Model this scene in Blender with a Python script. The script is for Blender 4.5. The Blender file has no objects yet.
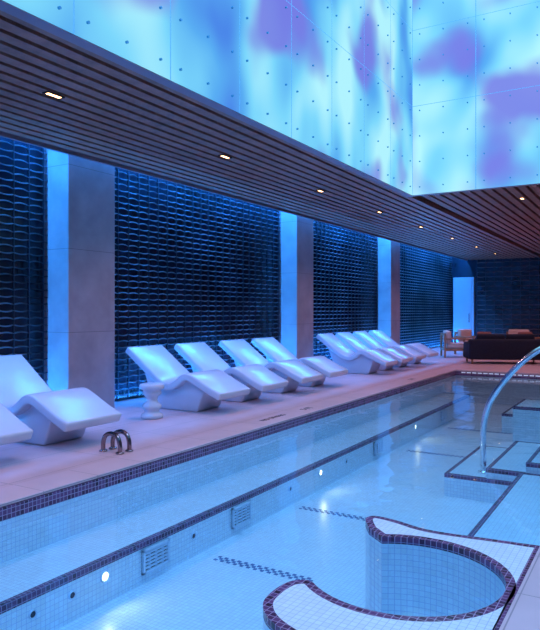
import bpy, math, random
from mathutils import Vector
random.seed(4)
S = bpy.context.scene
S.view_settings.view_transform = 'Standard'
S.view_settings.look = 'None'

# ------------------------------------------------------------ materials
def newmat(name):
    m = bpy.data.materials.new(name); m.use_nodes = True
    nt = m.node_tree
    return m, nt, nt.nodes['Principled BSDF']
def N(nt, t, **k):
    n = nt.nodes.new(t)
    for a, b in k.items(): setattr(n, a, b)
    return n
def simple(name, col, rough=.5, metal=0, noise=0.0, nscale=6, spec=.5, emis=None, es=0):
    m, nt, b = newmat(name)
    b.inputs['Roughness'].default_value = rough
    b.inputs['Metallic'].default_value = metal
    b.inputs['Specular IOR Level'].default_value = spec
    b.inputs['Base Color'].default_value = (*col, 1)
    if noise:
        g = N(nt, 'ShaderNodeNewGeometry'); n = N(nt, 'ShaderNodeTexNoise')
        n.inputs['Scale'].default_value = nscale; n.inputs['Detail'].default_value = 5
        nt.links.new(g.outputs['Position'], n.inputs['Vector'])
        r = N(nt, 'ShaderNodeValToRGB')
        r.color_ramp.elements[0].position = .3; r.color_ramp.elements[1].position = .7
        r.color_ramp.elements[0].color = (*[c*(1-noise) for c in col], 1)
        r.color_ramp.elements[1].color = (*[min(1, c*(1+noise)) for c in col], 1)
        nt.links.new(n.outputs['Fac'], r.inputs['Fac'])
        nt.links.new(r.outputs['Color'], b.inputs['Base Color'])
    if emis:
        b.inputs['Emission Color'].default_value = (*emis, 1)
        b.inputs['Emission Strength'].default_value = es
    return m
def tiled(name, col, grout, size=(.03, .03, .03), gw=.08, rough=.25, var=.1, noise=.0):
    """grid tiles on all three axes from world position; gw = joint as a fraction, or metres for big tiles"""
    m, nt, b = newmat(name); L = nt.links.new
    b.inputs['Roughness'].default_value = rough
    g = N(nt, 'ShaderNodeNewGeometry')
    dv = N(nt, 'ShaderNodeVectorMath', operation='DIVIDE'); dv.inputs[1].default_value = size
    off = N(nt, 'ShaderNodeVectorMath', operation='ADD'); off.inputs[1].default_value = (.013, .017, .011)
    L(g.outputs['Position'], off.inputs[0]); L(off.outputs[0], dv.inputs[0])
    fr = N(nt, 'ShaderNodeVectorMath', operation='FRACTION'); L(dv.outputs[0], fr.inputs[0])
    fl = N(nt, 'ShaderNodeVectorMath', operation='FLOOR'); L(dv.outputs[0], fl.inputs[0])
    sp = N(nt, 'ShaderNodeSeparateXYZ'); L(fr.outputs[0], sp.inputs[0])
    sn = N(nt, 'ShaderNodeSeparateXYZ'); L(g.outputs['True Normal'], sn.inputs[0])
    tot = None
    for i in range(3):
        lt = N(nt, 'ShaderNodeMath', operation='LESS_THAN'); L(sp.outputs[i], lt.inputs[0]); lt.inputs[1].default_value = gw*.03/size[i] if size[i] > .1 else gw
        ab = N(nt, 'ShaderNodeMath', operation='ABSOLUTE'); L(sn.outputs[i], ab.inputs[0])
        l2 = N(nt, 'ShaderNodeMath', operation='LESS_THAN'); L(ab.outputs[0], l2.inputs[0]); l2.inputs[1].default_value = .8
        mu = N(nt, 'ShaderNodeMath', operation='MULTIPLY'); L(lt.outputs[0], mu.inputs[0]); L(l2.outputs[0], mu.inputs[1])
        if tot is None: tot = mu
        else:
            mx = N(nt, 'ShaderNodeMath', operation='MAXIMUM'); L(tot.outputs[0], mx.inputs[0]); L(mu.outputs[0], mx.inputs[1]); tot = mx
    wn = N(nt, 'ShaderNodeTexWhiteNoise'); L(fl.outputs[0], wn.inputs['Vector'])
    r = N(nt, 'ShaderNodeValToRGB')
    r.color_ramp.elements[0].color = (*[c*(1-var) for c in col], 1)
    r.color_ramp.elements[1].color = (*[min(1, c*(1+var)) for c in col], 1)
    L(wn.outputs['Value'], r.inputs['Fac'])
    src = r.outputs['Color']
    if noise:
        n = N(nt, 'ShaderNodeTexNoise'); n.inputs['Scale'].default_value = 3; n.inputs['Detail'].default_value = 8
        L(g.outputs['Position'], n.inputs['Vector'])
        mr = N(nt, 'ShaderNodeMapRange'); mr.inputs[1].default_value = .3; mr.inputs[2].default_value = .7
        mr.inputs[3].default_value = 1-noise; mr.inputs[4].default_value = 1+noise
        L(n.outputs['Fac'], mr.inputs[0])
        vm = N(nt, 'ShaderNodeVectorMath', operation='SCALE'); L(src, vm.inputs[0]); L(mr.outputs[0], vm.inputs['Scale']); src = vm.outputs[0]
    mix = N(nt, 'ShaderNodeMix', data_type='RGBA')
    L(tot.outputs[0], mix.inputs['Factor']); L(src, mix.inputs['A']); mix.inputs['B'].default_value = (*grout, 1)
    L(mix.outputs['Result'], b.inputs['Base Color'])
    return m

M_deck = tiled('deck_stone', (.60, .45, .50), (.3, .24, .27), (.6, 1.2, .6), .25, .38, .04, .08)
M_coping = tiled('coping_stone', (.62, .48, .55), (.32, .25, .3), (.6, .6, .6), .25, .35, .03, .06)
M_pool = tiled('pool_mosaic_white', (.72, .84, .95), (.44, .56, .80), (.04, .04, .04), .09, .3, .05)
M_dark = tiled('pool_mosaic_dark', (.10, .04, .11), (.38, .27, .44), (.04, .04, .04), .13, .2, .6)
M_col = tiled('column_stone', (.35, .34, .40), (.18, .18, .2), (5, 5, 1.2), .25, .6, .02, .14)
M_slat = simple('slat_wood', (.26, .11, .08), .5, noise=.3, nscale=8)
M_black = simple('black_void', (.006, .006, .01), .9)
M_fascia = simple('fascia_metal', (.24, .19, .24), .45, .2)
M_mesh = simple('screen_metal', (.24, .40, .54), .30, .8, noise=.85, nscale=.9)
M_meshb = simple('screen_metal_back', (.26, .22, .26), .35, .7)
M_rod = simple('screen_rod', (.07, .11, .17), .35, .8)
M_plaster = simple('plaster', (.4, .38, .44), .7, noise=.05)
M_ceramic = simple('lounger_ceramic', (.58, .62, .74), .22, noise=.02)
M_chrome = simple('polished_steel', (.85, .85, .9), .18, 1)
M_bronze = simple('bronze_steel', (.30, .23, .25), .16, 1)
M_warm = simple('lamp_warm', (1, .8, .6), .5, emis=(1, .5, .2), es=9)
M_white = simple('lamp_white', (1, 1, 1), .5, emis=(1, .9, .65), es=5)
M_gut = simple('gutter_light', (.75, .8, .9), .4, emis=(.7, .8, 1), es=.35)
M_plast = simple('grate_plastic', (.6, .72, .9), .3)
M_ink = simple('marker_ink', (.03, .03, .05), .5)
M_navy = simple('sofa_fabric', (.010, .014, .036), .9, noise=.3, nscale=30)
M_wood = simple('teak_wood', (.36, .18, .1), .5, noise=.25, nscale=15)
M_cush = simple('cushion_fabric', (.65, .48, .42), .9, noise=.06, nscale=30)
M_rust = simple('pillow_fabric', (.3, .12, .1), .9, noise=.1, nscale=30)
M_door = simple('door_paint', (.36, .42, .54), .5, noise=.03)

BLOBS = [((-3.78, 9.3, 5.2), 1.2), ((-3.78, 6.4, 5.0), .9), ((-1.7, 11.3, 5.05), 1.4), ((-3.2, 11.3, 6.0), .8), ((-3.78, 4.4, 4.6), .7)]
def lightbox(name, strength, seed, bias):
    """translucent panel lit by a colour-changing LED wall: cyan field with violet clouds"""
    m = bpy.data.materials.new(name); m.use_nodes = True
    nt = m.node_tree; nt.nodes.clear(); L = nt.links.new
    out = N(nt, 'ShaderNodeOutputMaterial'); em = N(nt, 'ShaderNodeEmission')
    g = N(nt, 'ShaderNodeNewGeometry')
    mp = N(nt, 'ShaderNodeMapping'); mp.inputs['Location'].default_value = (seed, seed*.7, 0); mp.inputs['Scale'].default_value = (1, 1, .65)
    L(g.outputs['Position'], mp.inputs['Vector'])
    n1 = N(nt, 'ShaderNodeTexNoise'); n1.inputs['Scale'].default_value = .85; n1.inputs['Detail'].default_value = 1.5; n1.inputs['Distortion'].default_value = .2
    n2 = N(nt, 'ShaderNodeTexNoise'); n2.inputs['Scale'].default_value = .95; n2.inputs['Detail'].default_value = 1.5; n2.inputs['Distortion'].default_value = .1
    m2 = N(nt, 'ShaderNodeMapping'); m2.inputs['Location'].default_value = (7.3+seed, 1.1, 4.2); L(g.outputs['Position'], m2.inputs['Vector'])
    L(mp.outputs[0], n1.inputs['Vector']); L(m2.outputs[0], n2.inputs['Vector'])
    sp = N(nt, 'ShaderNodeSeparateXYZ'); L(g.outputs['Position'], sp.inputs[0])
    mr = N(nt, 'ShaderNodeMapRange'); mr.inputs[1].default_value = 2.5; mr.inputs[2].default_value = 11.3; mr.inputs[3].default_value = -.04+bias; mr.inputs[4].default_value = .09+bias
    L(sp.outputs['Y'], mr.inputs[0])
    ad = N(nt, 'ShaderNodeMath', operation='ADD'); L(n1.outputs['Fac'], ad.inputs[0]); L(mr.outputs[0], ad.inputs[1])
    r = N(nt, 'ShaderNodeValToRGB'); e = r.color_ramp.elements
    e[0].position = .34; e[0].color = (.07, .24, .82, 1)
    e[1].position = .70; e[1].color = (.44, .90, 1, 1)
    x = e.new(.45); x.color = (.10, .42, .90, 1)
    x = e.new(.56); x.color = (.20, .68, .98, 1)
    L(ad.outputs[0], r.inputs['Fac'])
    cur = n2.outputs['Fac']
    for p, rad in BLOBS:
        d = N(nt, 'ShaderNodeVectorMath', operation='DISTANCE'); L(g.outputs['Position'], d.inputs[0]); d.inputs[1].default_value = p
        q = N(nt, 'ShaderNodeMapRange', interpolation_type='SMOOTHSTEP'); q.inputs[1].default_value = 0; q.inputs[2].default_value = rad
        q.inputs[3].default_value = .24; q.inputs[4].default_value = 0; L(d.outputs['Value'], q.inputs[0])
        a = N(nt, 'ShaderNodeMath', operation='ADD'); L(cur, a.inputs[0]); L(q.outputs[0], a.inputs[1]); cur = a.outputs[0]
    r2 = N(nt, 'ShaderNodeValToRGB'); r2.color_ramp.interpolation = 'EASE'; r2.color_ramp.elements[0].position = .50; r2.color_ramp.elements[1].position = .76
    r2.color_ramp.elements[0].color = (0, 0, 0, 1); r2.color_ramp.elements[1].color = (.9, .9, .9, 1)
    L(cur, r2.inputs['Fac'])
    mix = N(nt, 'ShaderNodeMix', data_type='RGBA'); L(r2.outputs['Color'], mix.inputs['Factor']); L(r.outputs['Color'], mix.inputs['A'])
    mix.inputs['B'].default_value = (.19, .20, .78, 1)
    L(mix.outputs['Result'], em.inputs['Color']); em.inputs['Strength'].default_value = strength
    L(em.outputs[0], out.inputs['Surface'])
    return m
M_lb = lightbox('backlit_panel', 1.0, 0, 0)
M_lbr = lightbox('backlit_panel_end', 1.05, 3.1, .0)
M_lbt = simple('fill_glow_top', (.8, .8, .8), .5, emis=(.45, .62, 1), es=3.5)  # added fill glow, tinted and raised to brighten pool and deck
M_seam = simple('panel_seam', (.05, .2, .4), .5, emis=(.08, .4, .8), es=.7)
M_stud = simple('panel_stud', (.02, .2, .4), .4, emis=(.02, .2, .45), es=.4)

# water
M_water = bpy.data.materials.new('water'); M_water.use_nodes = True
nt = M_water.node_tree; nt.nodes.clear(); L = nt.links.new
out = N(nt, 'ShaderNodeOutputMaterial'); tr = N(nt, 'ShaderNodeBsdfTransparent'); gl = N(nt, 'ShaderNodeBsdfGlossy')
tr.inputs['Color'].default_value = (.68, .94, 1, 1); gl.inputs['Roughness'].default_value = .01
fz = N(nt, 'ShaderNodeFresnel'); fz.inputs['IOR'].default_value = 1.4
g = N(nt, 'ShaderNodeNewGeometry'); n = N(nt, 'ShaderNodeTexNoise'); n.inputs['Scale'].default_value = 2.0; n.inputs['Detail'].default_value = 2
L(g.outputs['Position'], n.inputs['Vector'])
bp = N(nt, 'ShaderNodeBump'); bp.inputs['Strength'].default_value = .4; bp.inputs['Distance'].default_value = .03
L(n.outputs['Fac'], bp.inputs['Height']); L(bp.outputs[0], fz.inputs['Normal']); L(bp.outputs[0], gl.inputs['Normal'])
mx = N(nt, 'ShaderNodeMixShader'); L(fz.outputs[0], mx.inputs[0]); L(tr.outputs[0], mx.inputs[1]); L(gl.outputs[0], mx.inputs[2]); L(mx.outputs[0], out.inputs['Surface'])

# ------------------------------------------------------------ mesh builder
class MB:
    def __init__(s): s.v = []; s.f = []; s.m = []; s.mats = []
    def mi(s, m):
        if m not in s.mats: s.mats.append(m)
        return s.mats.index(m)
    def face(s, pts, m):
        b = len(s.v); s.v += [tuple(p) for p in pts]; s.f.append(list(range(b, b+len(pts)))); s.m.append(s.mi(m))
    def box(s, x0, x1, y0, y1, z0, z1, m):
        b = len(s.v)
        s.v += [(x0,y0,z0),(x1,y0,z0),(x1,y1,z0),(x0,y1,z0),(x0,y0,z1),(x1,y0,z1),(x1,y1,z1),(x0,y1,z1)]
        for f in [(0,3,2,1),(4,5,6,7),(0,1,5,4),(1,2,6,5),(2,3,7,6),(3,0,4,7)]:
            s.f.append([b+i for i in f]); s.m.append(s.mi(m))
    def prism(s, prof, y0, y1, m):   # prof in (x,z)
        b = len(s.v); n = len(prof)
        s.v += [(p[0], y0, p[1]) for p in prof] + [(p[0], y1, p[1]) for p in prof]
        s.f.append([b+i for i in range(n)]); s.m.append(s.mi(m))
        s.f.append([b+n+i for i in reversed(range(n))]); s.m.append(s.mi(m))
        for i in range(n):
            j = (i+1) % n
            s.f.append([b+i, b+n+i, b+n+j, b+j]); s.m.append(s.mi(m))
    def lathe(s, prof, c, m, seg=28):  # prof (r,z)
        b = len(s.v)
        for r, z in prof:
            for k in range(seg):
                a = 2*math.pi*k/seg; s.v.append((c[0]+r*math.cos(a), c[1]+r*math.sin(a), c[2]+z))
        for i in range(len(prof)-1):
            for k in range(seg):
                k2 = (k+1) % seg
                s.f.append([b+i*seg+k, b+i*seg+k2, b+(i+1)*seg+k2, b+(i+1)*seg+k]); s.m.append(s.mi(m))
        s.f.append([b+k for k in reversed(range(seg))]); s.m.append(s.mi(m))
        s.f.append([b+(len(prof)-1)*seg+k for k in range(seg)]); s.m.append(s.mi(m))
    def tube(s, pts, r, m, seg=12):
        pts = [Vector(p) for p in pts]; b = len(s.v); up = None
        for i, p in enumerate(pts):
            d = (pts[min(i+1, len(pts)-1)]-pts[max(i-1, 0)]).normalized()
            if up is None: up = d.orthogonal().normalized()
            up = (up-d*up.dot(d)).normalized(); w = d.cross(up)
            for k in range(seg):
                a = 2*math.pi*k/seg; s.v.append(tuple(p+up*r*math.cos(a)+w*r*math.sin(a)))
        for i in range(len(pts)-1):
            for k in range(seg):
                k2 = (k+1) % seg
                s.f.append([b+i*seg+k, b+i*seg+k2, b+(i+1)*seg+k2, b+(i+1)*seg+k]); s.m.append(s.mi(m))
        s.f.append([b+k for k in reversed(range(seg))]); s.m.append(s.mi(m))
        s.f.append([b+(len(pts)-1)*seg+k for k in range(seg)]); s.m.append(s.mi(m))
    def obj(s, name, bevel=0, smooth=False, loc=(0,0,0), rotz=0, parent=None, segs=3, fixn=False):
        me = bpy.data.meshes.new(name); me.from_pydata(s.v, [], s.f)
        for m in s.mats: me.materials.append(m)
        me.polygons.foreach_set('material_index', s.m)
        me.update()
        if fixn:
            import bmesh
            bm = bmesh.new(); bm.from_mesh(me); bmesh.ops.recalc_face_normals(bm, faces=bm.faces); bm.to_mesh(me); bm.free()
        o = bpy.data.objects.new(name, me); S.collection.objects.link(o)
        o.location = loc; o.rotation_euler = (0, 0, rotz)
        if bevel:
            bv = o.modifiers.new('bevel', 'BEVEL'); bv.width = bevel; bv.segments = segs; bv.limit_method = 'ANGLE'; bv.angle_limit = math.radians(35)
        if smooth:
            for p in me.polygons: p.use_smooth = True
            try:
                with bpy.context.temp_override(object=o, active_object=o, selected_objects=[o], selected_editable_objects=[o]):
                    bpy.ops.object.shade_auto_smooth(angle=math.radians(35))
            except Exception as ex: print('as', ex)
        if parent: o.parent = parent
        return o
def empty(name, loc=(0,0,0)):
    e = bpy.data.objects.new(name, None); e.location = loc; S.collection.objects.link(e); return e
def lamp(name, kind, loc, energy, col, parent=None, rot=(0,0,0), **k):
    l = bpy.data.lights.new(name, kind); l.energy = energy; l.color = col
    for a, b in k.items(): setattr(l, a, b)
    o = bpy.data.objects.new(name, l); o.location = loc; o.rotation_euler = rot; S.collection.objects.link(o)
    if parent: o.parent = parent
    return o
def catmull(P, n=8):
    out = []
    P = [tuple(p) for p in P]
    for i in range(len(P)-1):
        p0 = P[max(i-1,0)]; p1 = P[i]; p2 = P[i+1]; p3 = P[min(i+2,len(P)-1)]
        for k in range(n):
            t = k/n
            out.append(tuple(.5*((2*b)+(-a+c)*t+(2*a-5*b+4*c-d)*t*t+(-a+3*b-3*c+d)*t**3) for a,b,c,d in zip(p0,p1,p2,p3)))
    out.append(P[-1]); return out

# ------------------------------------------------------------ dimensions
PL, PR, PN, PF = -4.35, -.63, -3.0, 16.4      # pool edges
WX, CX, EX = -7.66, -7.15, -6.95              # left wall, column front, ceiling edge
YB, YN, XR = 28.0, -4.0, 5.0
CH = 3.7
OX0, OX1, OY0, OY1 = -3.78, 2.2, -2.0, 11.3   # ceiling opening
FLZ, BZ, WZ = -.80, -.45, -.12

# floor
b = MB()
cw = .38
b.box(WX-.2, PL-cw, YN, YB, -.3, 0, M_deck)
b.box(PL-cw, PR+cw, PF+cw, YB, -.3, 0, M_deck)
b.box(PL-cw, PR+cw, YN, PN-cw, -.3, 0, M_deck)
b.box(PR+cw, XR, YN, YB, -.3, 0, M_deck)
b.obj('floor')
pool = empty('swimming_pool')
b = MB()
b.box(PL-cw, PL, PN-cw, PF+cw, -.025, .004, M_coping)
b.box(PR, PR+cw, PN-cw, PF+cw, -.025, .004, M_coping)
b.box(PL, PR, PF, PF+cw, -.025, .004, M_coping)
b.box(PL, PR, PN-cw, PN, -.025, .004, M_coping)
b.obj('coping', bevel=.006, parent=pool)

# swimming pool shell
b = MB()
b.box(PL-.2, PR+.2, PN-.2, PF+.2, FLZ-.2, FLZ, M_pool)
b.box(PL-.2, PL+.01, PN, PF, FLZ, -.13, M_pool); b.box(PL-.2, PL+.012, PN, PF, -.13, -.027, M_dark)
b.box(PR-.01, PR+.2, PN, PF, FLZ, -.13, M_pool); b.box(PR-.012, PR+.2, PN, PF, -.13, -.027, M_dark)
b.box(PL, PR, PF-.01, PF+.2, FLZ, -.13, M_pool); b.box(PL, PR, PF-.012, PF+.2, -.13, -.027, M_dark)
b.box(PL, PR, PN-.2, PN+.01, FLZ, -.13, M_pool); b.box(PL, PR, PN-.2, PN+.012, -.13, -.027, M_dark)
# floor marker lines laid as broken pairs of dark mosaic pieces
M_mk = simple('marker_mosaic', (.06, .13, .36), .3)
for y, x0, x1 in [(4.85, -3.5, -2.5), (6.6, -3.55, -2.65), (10.2, -3.5, -2.4), (12.6, -3.5, -2.2)]:
    k = 0; x = x0
    while x < x1:
        for r in range(3):
            if (k+r) % 2 == 0:
                yy = y-.05+r*.036
                b.box(x, x+.032, yy, yy+.03, FLZ, FLZ+.004, M_mk)
        x += .036; k += 1
b.obj('basin', parent=pool)

def ledge(name, poly, ztop, zbot, parent, trim=.05, drop=.05):
    b = MB(); n = len(poly); P = [Vector(p) for p in poly]; ins = []
    for i in range(n):
        a = P[i-1]; c = P[i]; d = P[(i+1) % n]
        e1 = (c-a).normalized(); e2 = (d-c).normalized()
        n1 = Vector((-e1.y, e1.x)); n2 = Vector((-e2.y, e2.x))
        q = n1+n2; q = q/ max(.35, (1+n1.dot(n2)))
        ins.append(c+q*trim)
    from mathutils.geometry import tessellate_polygon
    tris = tessellate_polygon([[Vector((p.x, p.y, 0)) for p in ins]])
    for t in tris:
        pts = [Vector((ins[i].x, ins[i].y, ztop)) for i in t]
        if (pts[1]-pts[0]).cross(pts[2]-pts[0]).z < 0: pts.reverse()
        b.face(pts, M_pool)
    for i in range(n):
        j = (i+1) % n
        b.face([(P[i].x,P[i].y,ztop),(P[j].x,P[j].y,ztop),(ins[j].x,ins[j].y,ztop),(ins[i].x,ins[i].y,ztop)], M_dark)
        b.face([(P[i].x,P[i].y,ztop-drop),(P[j].x,P[j].y,ztop-drop),(P[j].x,P[j].y,ztop),(P[i].x,P[i].y,ztop)], M_dark)
        b.face([(P[i].x,P[i].y,zbot),(P[j].x,P[j].y,zbot),(P[j].x,P[j].y,ztop-drop),(P[i].x,P[i].y,ztop-drop)], M_pool)
    return b.obj(name, parent=parent)
def rect(x0, x1, y0, y1): return [(x0,y0),(x1,y0),(x1,y1),(x0,y1)]
BX = -3.7
b = MB()
b.box(PL, BX, PN, PF-1.2, FLZ, BZ, M_pool)
b.box(BX-.05, BX+.004, PN, PF-1.2, BZ-.05, BZ+.004, M_dark)
b.box(PL, BX, PF-1.25, PF-1.196, BZ-.05, BZ+.004, M_dark)
b.obj('bench_left', parent=pool)
cx, cy, R = -1.32, 3.78, .59
arc = []
a0, a1 = math.radians(-132), math.radians(124)
for k in range(41):
    a = a1+(a0-a1)*k/40
    arc.append((cx+R*math.cos(a), cy+R*math.sin(a)))
low = catmull([(-1.76,3.36),(-1.84,3.29),(-1.86,3.12),(-1.82,2.95),(-1.66,2.80),(-1.3,2.66)], 5)
upr = catmull([(-1.0,4.62),(-1.4,4.58),(-1.68,4.66),(-1.86,4.68),(-1.90,4.58),(-1.80,4.40)], 5)
poly = low+[(-1.1,2.62),(PR-.01,2.62),(PR-.01,4.66)]+upr+arc
pp = []
for p in poly:
    if not pp or (Vector(p)-Vector(pp[-1])).length > .02: pp.append(p)
if (Vector(pp[0])-Vector(pp[-1])).length < .02: pp.pop()
ledge('seat_platform', pp, -.09, FLZ, pool, trim=.055, drop=.05)
ledge('bench_right', rect(-1.36, PR-.01, 4.68, 7.95), -.40, FLZ, pool)
for x0, z, y0, y1 in [(-2.25, -.52, 7.95, 9.9), (-1.75, -.40, 7.97, 9.88), (-1.3, -.28, 7.99, 9.86), (-.95, -.16, 8.01, 9.84)]:
    ledge('step', rect(x0, PR-.01, y0, y1), z, FLZ, pool)
ledge('bench_far', rect(-2.1, PR-.01, 11.6, 12.7), -.14, FLZ, pool)
ledge('bench_far', rect(-2.5, PR-.01, 12.7, 14.2), -.45, FLZ, pool)
b = MB()
b.face([(PL+.01,PN,WZ),(PR-.01,PN,WZ),(PR-.01,PF,WZ),(PL+.01,PF,WZ)], M_water)
b.obj('water_surface', parent=pool)

def grate(y):
    b = MB(); w, h = .17, .105; x = BX; z = -.615
    b.box(x, x+.03, y-w, y+w, z-h, z-h+.025, M_plast); b.box(x, x+.03, y-w, y+w, z+h-.025, z+h, M_plast)
    b.box(x, x+.03, y-w, y-w+.025, z-h, z+h, M_plast); b.box(x, x+.03, y+w-.025, y+w, z-h, z+h, M_plast)
    b.box(x, x+.008, y-w, y+w, z-h, z+h, M_ink)
    for k in range(5):
        zz = z-h+.04+k*.03
        b.box(x, x+.024, y-w, y+w, zz, zz+.016, M_plast)
    for k in range(3):
        yy = y-w+.08+k*.085; b.box(x, x+.026, yy, yy+.012, z-h, z+h, M_plast)
    b.obj('pool_inlet_grate', bevel=.004, parent=pool)
for y in (4.22, 5.55, 9.4, 13.0): grate(y)
def jet(y, z, r, mat):
    b = MB(); seg = 24
    for (r0, r1, x0, x1, m) in [(r*1.5, r*1.35, 0, .02, M_plast), (r*1.35, r, .02, .012, M_plast), (r, 0.001, .012, .014, mat)]:
        for k in range(seg):
            a = 2*math.pi*k/seg; c = 2*math.pi*(k+1)/seg
            b.face([(BX+x0, y+r0*math.cos(a), z+r0*math.sin(a)), (BX+x0, y+r0*math.cos(c), z+r0*math.sin(c)),
                    (BX+x1, y+r1*math.cos(c), z+r1*math.sin(c)), (BX+x1, y+r1*math.cos(a), z+r1*math.sin(a))], m)
    b.obj('pool_jet', parent=pool)
for y in (2.95, 3.3, 4.75, 6.6, 8.2): jet(y, -.6, .022, M_ink)
for y in (3.63, 7.4, 11.2):
    jet(y, -.58, .032, M_white)
    lamp('pool_lamp', 'SPOT', (BX+.05, y, -.55), 3, (1, .85, .5), parent=pool, rot=(0, math.radians(-90), 0), spot_size=math.radians(165), spot_blend=.6, shadow_soft_size=.025)
# row of small glowing gutter lights beneath the far coping
b = MB()
for k in range(26):
    x = PL+.15+k*.135; b.box(x, x+.10, PF-.03, PF-.012, -.065, -.04, M_gut)
b.obj('gutter_light', parent=pool)

for txt, x, y, sz in [('5 FT', -4.52, 8.55, .16), ('NO DIVING', -4.55, 7.4, .12), ('5 FT', -4.52, 13.5, .16)]:
    c = bpy.data.curves.new('depth_marker', 'FONT'); c.body = txt; c.size = sz; c.extrude = .001
    o = bpy.data.objects.new('depth_marker', c); S.collection.objects.link(o)
    dg = bpy.context.evaluated_depsgraph_get(); me = bpy.data.meshes.new_from_object(o.evaluated_get(dg))
    bpy.data.objects.remove(o)
    me.materials.clear(); me.materials.append(M_ink)
    o = bpy.data.objects.new('depth_marker', me); S.collection.objects.link(o)
    o.location = (x, y, .006); o.rotation_euler = (0, 0, math.radians(90))

# ------------------------------------------------------------ walls
def screen(b, f, length, z0, z1, mat, pitch=.10, cell=.25, sub=6, hh=.011, wav=.018):
    """metal screen of slightly bowed horizontal wires hung between vertical rods. f(s,d,z)->xyz, d = distance out of wall"""
    nr = int((z1-z0)/pitch); nc = int(length/cell)
    mi = b.mi(mat)
    for r in range(nr):
        zc = z0+(r+.5)*pitch; base = len(b.v); sg = 1 if r % 2 else -1
        for k in range(nc*sub+1):
            s = k*cell/sub
            w = abs(math.sin(math.pi*(s/cell)))
            zz = zc+sg*wav*(w-.5)
            b.v.append(f(s, .05+.01*w, zz+hh)); b.v.append(f(s, .08+.015*w, zz-hh*.3)); b.v.append(f(s, .06+.015*w, zz-hh))
        for k in range(nc*sub):
            a = base+3*k
            b.f.append([a, a+1, a+4, a+3]); b.m.append(mi)
            b.f.append([a+1, a+2, a+5, a+4]); b.m.append(mi)
    mi = b.mi(M_rod)
    for c in range(nc+1):
        s = c*cell; s0, s1 = s-.005, s+.005
        p = [f(s0, 0.04, z0), f(s0, .08, z0), f(s1, .08, z0), f(s1, .04, z0)]
        q = [f(s0, 0.04, z1), f(s0, .08, z1), f(s1, .08, z1), f(s1, .04, z1)]
        bb = len(b.v); b.v += p+q
        for i in range(4):
            j = (i+1) % 4; b.f.append([bb+i, bb+j, bb+4+j, bb+4+i]); b.m.append(mi)
WT = 4.4
M_back = simple('wall_dark', (.008, .02, .045), .25, noise=.6, nscale=1.2)
b = MB()
b.box(WX-.2, WX, YN, YB, 0, WT, M_back)
screen(b, lambda s, d, z: (WX+d, YN+s, z), YB-YN, .05, WT-.1, M_mesh)
b.obj('wall_left')
b = MB()
b.box(WX-.2, XR, YB, YB+.2, 0, WT, M_back)
screen(b, lambda s, d, z: (-6.5+s, YB-d, z), XR+6.5, .05, CH, M_meshb, pitch=.2, cell=.35, hh=.02)
b.obj('wall_back')
b = MB(); b.box(XR, XR+.2, YN, YB, 0, WT, M_plaster); b.obj('wall_right')
b = MB(); b.box(WX-.2, XR, YN-.2, YN, 0, WT, M_plaster); b.obj('wall_front')
b = MB()
b.box(-7.5, -6.62, YB-.12, YB-.002, 0, 2.95, M_door); b.box(-7.4, -6.72, YB-.135, YB-.12, .1, 2.85, M_door)
b.tube([(-6.82, YB-.17, 1.0), (-6.82, YB-.17, 1.4)], .015, M_chrome)
b.obj('door_1', bevel=.01)
for y0, y1 in [(-.5, .4), (6.32, 7.24), (13.1, 13.95), (19.3, 20.15)]:
    b = MB(); b.box(WX-.05, CX, y0, y1, 0, WT, M_col); b.obj('column', bevel=.012)

# ------------------------------------------------------------ ceiling with wooden slats
b = MB()
def slats(x0, x1, y0, y1, pitch=.19, w=.13):
    n = int((x1-x0)/pitch); off = (x1-x0-(n*pitch))/2
    for i in range(n):
        x = x0+off+i*pitch+(pitch-w)/2
        b.box(x, x+w, y0, y1, CH-.02, CH+.09, M_slat)
slats(EX+.06, OX0-.12, YN, YB); slats(OX0-.12, XR, OY1+.12, YB); slats(OX1+.12, XR, YN, OY1+.12)
b.box(EX, OX0-.1, YN, YB, CH+.15, CH+.2, M_black); b.box(OX0-.1, XR, OY1+.1, YB, CH+.15, CH+.2, M_black)
b.box(OX1+.1, XR, YN, OY1+.1, CH+.15, CH+.2, M_black); b.box(OX0-.1, OX1+.1, YN, OY0-.1, CH+.15, CH+.2, M_black)
b.box(EX, EX+.05, YN, YB, CH-.04, WT, M_fascia)
b.box(WX-.2, EX+.05, YN, YB, WT, WT+.05, M_black)
b.obj('ceiling')
b = MB(); fz0, fz1 = CH-.10, CH+.2
b.box(OX0-.14, OX0-.01, OY0-.14, OY1+.14, fz0, fz1, M_fascia); b.box(OX1+.01, OX1+.14, OY0-.14, OY1+.14, fz0, fz1, M_fascia)
b.box(OX0-.01, OX1+.01, OY1+.01, OY1+.14, fz0, fz1, M_fascia); b.box(OX0-.01, OX1+.01, OY0-.14, OY0-.01, fz0, fz1, M_fascia)
b.obj('trim_1', bevel=.006)

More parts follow.
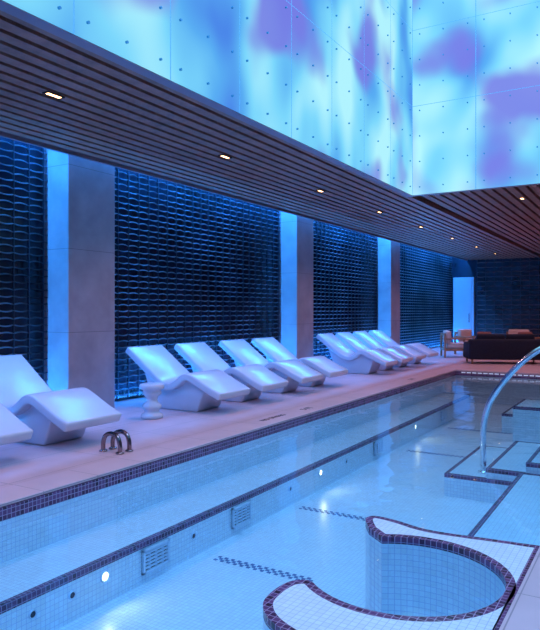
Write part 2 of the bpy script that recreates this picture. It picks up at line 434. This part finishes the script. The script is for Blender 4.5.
# backlit glass light well
LT = 8.6; pz0 = CH-.10
def lwall(name, f, length, mat, pitchw=1.13, off=0):
    b = MB()
    b.face([f(0,0,pz0), f(length,0,pz0), f(length,0,LT), f(0,0,LT)], mat)
    def strip(s0, s1, z0, z1, d):
        b.face([f(s0,d,z0), f(s1,d,z0), f(s1,d,z1), f(s0,d,z1)], M_seam)
    s = off
    while s < length:
        strip(s-.006, s+.006, pz0, LT, .006)
        for q in (.14, .5*pitchw, pitchw-.14):
            z = pz0+.14
            while z < LT:
                c = s+q
                if c < length:
                    bb = []
                    for k in range(8):
                        a = 2*math.pi*k/8; bb.append((c+.0125*math.cos(a), z+.0125*math.sin(a)))
                    b.face([f(p[0], .02, p[1]) for p in bb], M_stud)
                    for k in range(8):
                        p, q2 = bb[k], bb[(k+1) % 8]
                        b.face([f(p[0],0,p[1]), f(q2[0],0,q2[1]), f(q2[0],.02,q2[1]), f(p[0],.02,p[1])], M_stud)
                z += .46
        s += pitchw
    z = pz0+1.61
    while z < LT: strip(0, length, z-.004, z+.004, .005); z += 1.38
    b.obj(name)
lwall('wall_lightwell_left', lambda s,d,z: (OX0+d, OY1-s, z), OY1-OY0, M_lb)
lwall('wall_lightwell_back', lambda s,d,z: (OX0+s, OY1-d, z), OX1-OX0, M_lbr)
lwall('wall_lightwell_right', lambda s,d,z: (OX1-d, OY0+s, z), OY1-OY0, M_lb)
lwall('wall_lightwell_front', lambda s,d,z: (OX0+s, OY0+d, z), OX1-OX0, M_lbr)
b = MB(); b.box(OX0, OX1, OY0, OY1, LT, LT+.05, M_lbt); b.obj('ceiling_lightwell')  # unseen top of the well, made to glow as overhead fill

# ------------------------------------------------------------ lights
blue = (.03, .32, 1.0)
spans = [(YN+.1, -.6), (.5, 6.2), (7.35, 13.0), (14.05, 19.2), (20.25, 27.9)]
cove = empty('cove_light')
for y0, y1 in spans:
    lamp('strip', 'AREA', (WX+.36, (y0+y1)/2, WT-.06), 40*(y1-y0), blue, parent=cove, shape='RECTANGLE', size=.08, size_y=y1-y0)
lamp('strip', 'AREA', ((CX+EX)/2+.01, 12, WT-.06), 13*30, blue, parent=cove, shape='RECTANGLE', size=.1, size_y=31)
upl = empty('floor_uplight')
for y0, y1 in spans:
    lamp('strip', 'AREA', (WX+.2, (y0+y1)/2, .03), 30*(y1-y0), blue, parent=upl, rot=(math.pi,0,0), shape='RECTANGLE', size=.06, size_y=y1-y0)

def downlight(x, y, e=60):
    p = empty('recessed_downlight', (x, y, CH-.02))
    b = MB(); b.box(-.03,.03,-.09,.09,-.008,.0,M_warm)
    b.box(-.045,-.03,-.105,.105,-.014,.03,M_black); b.box(.03,.045,-.105,.105,-.014,.03,M_black)
    b.box(-.03,.03,-.105,-.09,-.014,.03,M_black); b.box(-.03,.03,.09,.105,-.014,.03,M_black)
    b.obj('lens', parent=p)
    lamp('beam', 'SPOT', (0,0,-.04), e, (1, .50, .58), parent=p, spot_size=math.radians(130), spot_blend=.8, shadow_soft_size=.04)
for y in (-1.6, 1.4, 4.4, 7.4, 10.4, 13.3, 16.2, 19.2, 22.2, 25.2): downlight(-5.19, y, 95)
for y in (13.1, 16.2, 19.2, 22.2, 25.2): downlight(-2.2, y, 100); downlight(1.5, y, 100)

w = bpy.data.worlds.new('world'); S.world = w; w.use_nodes = True
w.node_tree.nodes['Background'].inputs[0].default_value = (.1, .12, .4, 1); w.node_tree.nodes['Background'].inputs[1].default_value = .3

# ------------------------------------------------------------ loungers
cl = catmull([(0,.90),(.22,.74),(.45,.57),(.68,.41),(.86,.365),(1.0,.42),(1.12,.505),(1.22,.52),(1.36,.465),(1.58,.355),(1.80,.26)], 6)
def lounger_mesh():
    b = MB(); up = []; lo = []
    n = len(cl)
    for i, (x, z) in enumerate(cl):
        a = cl[max(i-1,0)]; c = cl[min(i+1,n-1)]
        d = Vector((c[0]-a[0], c[1]-a[1])).normalized(); nr = Vector((-d.y, d.x))
        th = .055
        up.append((x+nr.x*th, z+nr.y*th)); lo.append((x-nr.x*th, z-nr.y*th))
    prof = up+lo[::-1]
    b.prism(prof[::-1], -.41, .41, M_ceramic)
    ped = [(.50,0),(1.30,0),(1.34,.06),(1.46,.37),(1.2,.49),(1.05,.43),(.86,.33),(.68,.38),(.34,.60),(.24,.62),(.42,.16),(.44,.03)]
    b.prism(ped, -.29, .29, M_ceramic)
    return b
proto = None
ys = [1.3, 2.5, 3.85, 5.08, 7.85, 9.03, 10.35, 11.5, 14.45, 15.55, 16.65, 17.8]
for y in ys:
    if proto is None:
        proto = lounger_mesh().obj('pool_lounger', bevel=.03, smooth=True, loc=(-7.12, y, 0), fixn=True)
    else:
        o = bpy.data.objects.new('pool_lounger', proto.data); S.collection.objects.link(o); o.location = (-7.12, y, 0)
        for md in proto.modifiers:
            nm = o.modifiers.new(md.name, md.type)
            if md.type == 'BEVEL': nm.width = md.width; nm.segments = 3; nm.limit_method = 'ANGLE'; nm.angle_limit = md.angle_limit

b = MB()
b.lathe([(.13,0),(.15,.01),(.155,.045),(.14,.065),(.11,.08),(.10,.11),(.125,.14),(.135,.17),(.12,.20),(.085,.225),(.075,.26),(.085,.30),(.12,.335),(.135,.36),(.12,.385),(.13,.40),(.165,.415),(.175,.44),(.17,.475),(.15,.485)], (0,0,0), M_ceramic, 36)
b.obj('side_table', smooth=True, loc=(-6.03, 6.82, 0))

b = MB()
for dy in (-.06, .08):
    pts = catmull([(-.12,dy,0),(-.12,dy,.09),(-.09,dy,.165),(-.03,dy,.195),(.03,dy,.195),(.09,dy,.165),(.12,dy,.09),(.12,dy,0)], 6)
    b.tube(pts, .024, M_bronze)
    for x in (-.12, .12): b.lathe([(.044,0),(.044,.012),(.026,.02)], (x,dy,0), M_bronze, 20)
b.obj('pool_grab_rail', smooth=True, loc=(-4.93, 5.0, 0.004))

b = MB()
y = 8.24
pts = catmull([(-1.84,y,-.52),(-1.84,y,0),(-1.80,y,.25),(-1.70,y,.48),(-1.46,y,.80),(-1.18,y,1.04),(-.85,y,1.16),(-.55,y,1.08),(-.40,y,.85),(-.37,y,.4),(-.37,y,.004)], 8)
b.tube(pts, .036, M_chrome, 16)
b.lathe([(.07,0),(.07,.015),(.036,.03)], (-1.84,y,-.52), M_chrome, 20); b.lathe([(.07,0),(.07,.015),(.036,.03)], (-.37,y,.004), M_chrome, 20)
b.obj('pool_handrail', smooth=True)

# ------------------------------------------------------------ lounge furniture
def sofa(x, y, w, rot, name='sofa'):
    e = empty(name, (x,y,0)); e.rotation_euler = (0,0,rot)
    b = MB(); h = w/2
    b.box(-h,h,-.45,.45,.12,.40,M_navy); b.box(-h,h,.27,.47,.12,.70,M_navy)
    b.box(-h,-h+.22,-.45,.40,.12,.60,M_navy); b.box(h-.22,h,-.45,.40,.12,.60,M_navy)
    n = 2 if w > 1.4 else 1; cwid = (w-.46)/n
    for i in range(n):
        x0 = -h+.23+i*cwid; b.box(x0+.01,x0+cwid-.01,-.44,.26,.40,.53,M_navy); b.box(x0+.01,x0+cwid-.01,.12,.28,.50,.84,M_navy)
    b.obj('body', bevel=.07, smooth=True, parent=e)
    b = MB()
    for lx in (-h+.1, h-.1):
        for ly in (-.37, .37): b.lathe([(.025,0),(.03,.13)], (lx,ly,0), M_wood, 12)
    b.obj('legs', parent=e)
    b = MB()
    b.box(-h+.26,-h+.66,-.02,.12,.54,.9,M_rust); b.box(h-.7,h-.3,-.02,.12,.54,.9,M_rust)
    b.obj('cushions', bevel=.05, smooth=True, parent=e)
sofa(-3.75, 19.3, 2.1, math.radians(205))
sofa(-1.9, 21.6, 1.1, math.pi/2, 'lounge_chair')
def armchair(x, y, rot):
    e = empty('armchair', (x,y,0)); e.rotation_euler = (0,0,rot)
    b = MB()
    for sx in (-1, 1):
        X = sx*.38
        b.box(X-.03,X+.03,-.40,-.34,0,.60,M_wood); b.box(X-.03,X+.03,.34,.40,0,.78,M_wood)
        b.box(X-.04,X+.04,-.42,.42,.58,.62,M_wood); b.box(X-.025,X+.025,-.35,.35,.22,.29,M_wood)
    b.box(-.38,.38,-.38,-.33,.22,.29,M_wood); b.box(-.38,.38,.33,.38,.22,.29,M_wood); b.box(-.38,.38,.35,.39,.70,.77,M_wood)
    b.obj('frame', bevel=.01, parent=e)
    b = MB(); b.box(-.34,.34,-.38,.30,.29,.46,M_cush)
    b.prism([(-.34,.46),(.34,.46),(.34,.86),(-.34,.86)], .16, .33, M_cush)
    b.obj('cushions', bevel=.05, smooth=True, parent=e)
armchair(-5.6, 21.0, math.radians(115)); armchair(-5.5, 22.7, math.radians(70)); armchair(-4.0, 23.2, math.radians(10)); armchair(-3.0, 22.9, math.radians(-15))
b = MB(); b.lathe([(.45,.36),(.5,.37),(.5,.41),(.49,.42)], (0,0,0), M_wood, 36); b.lathe([(.22,0),(.22,.02),(.05,.05),(.05,.36)], (0,0,0), M_wood, 24)
b.obj('coffee_table', smooth=True, loc=(-3.9, 21.4, 0))

# ------------------------------------------------------------ camera
c = bpy.data.cameras.new('camera'); co = bpy.data.objects.new('camera', c); S.collection.objects.link(co); S.camera = co
c.sensor_fit = 'VERTICAL'; c.sensor_height = 36; c.sensor_width = 36; c.lens = 640/630*36; c.shift_y = -4/630
co.location = (0, 0, 1.5); co.rotation_euler = (math.radians(90), 0, math.radians(31.03)); c.clip_end = 200
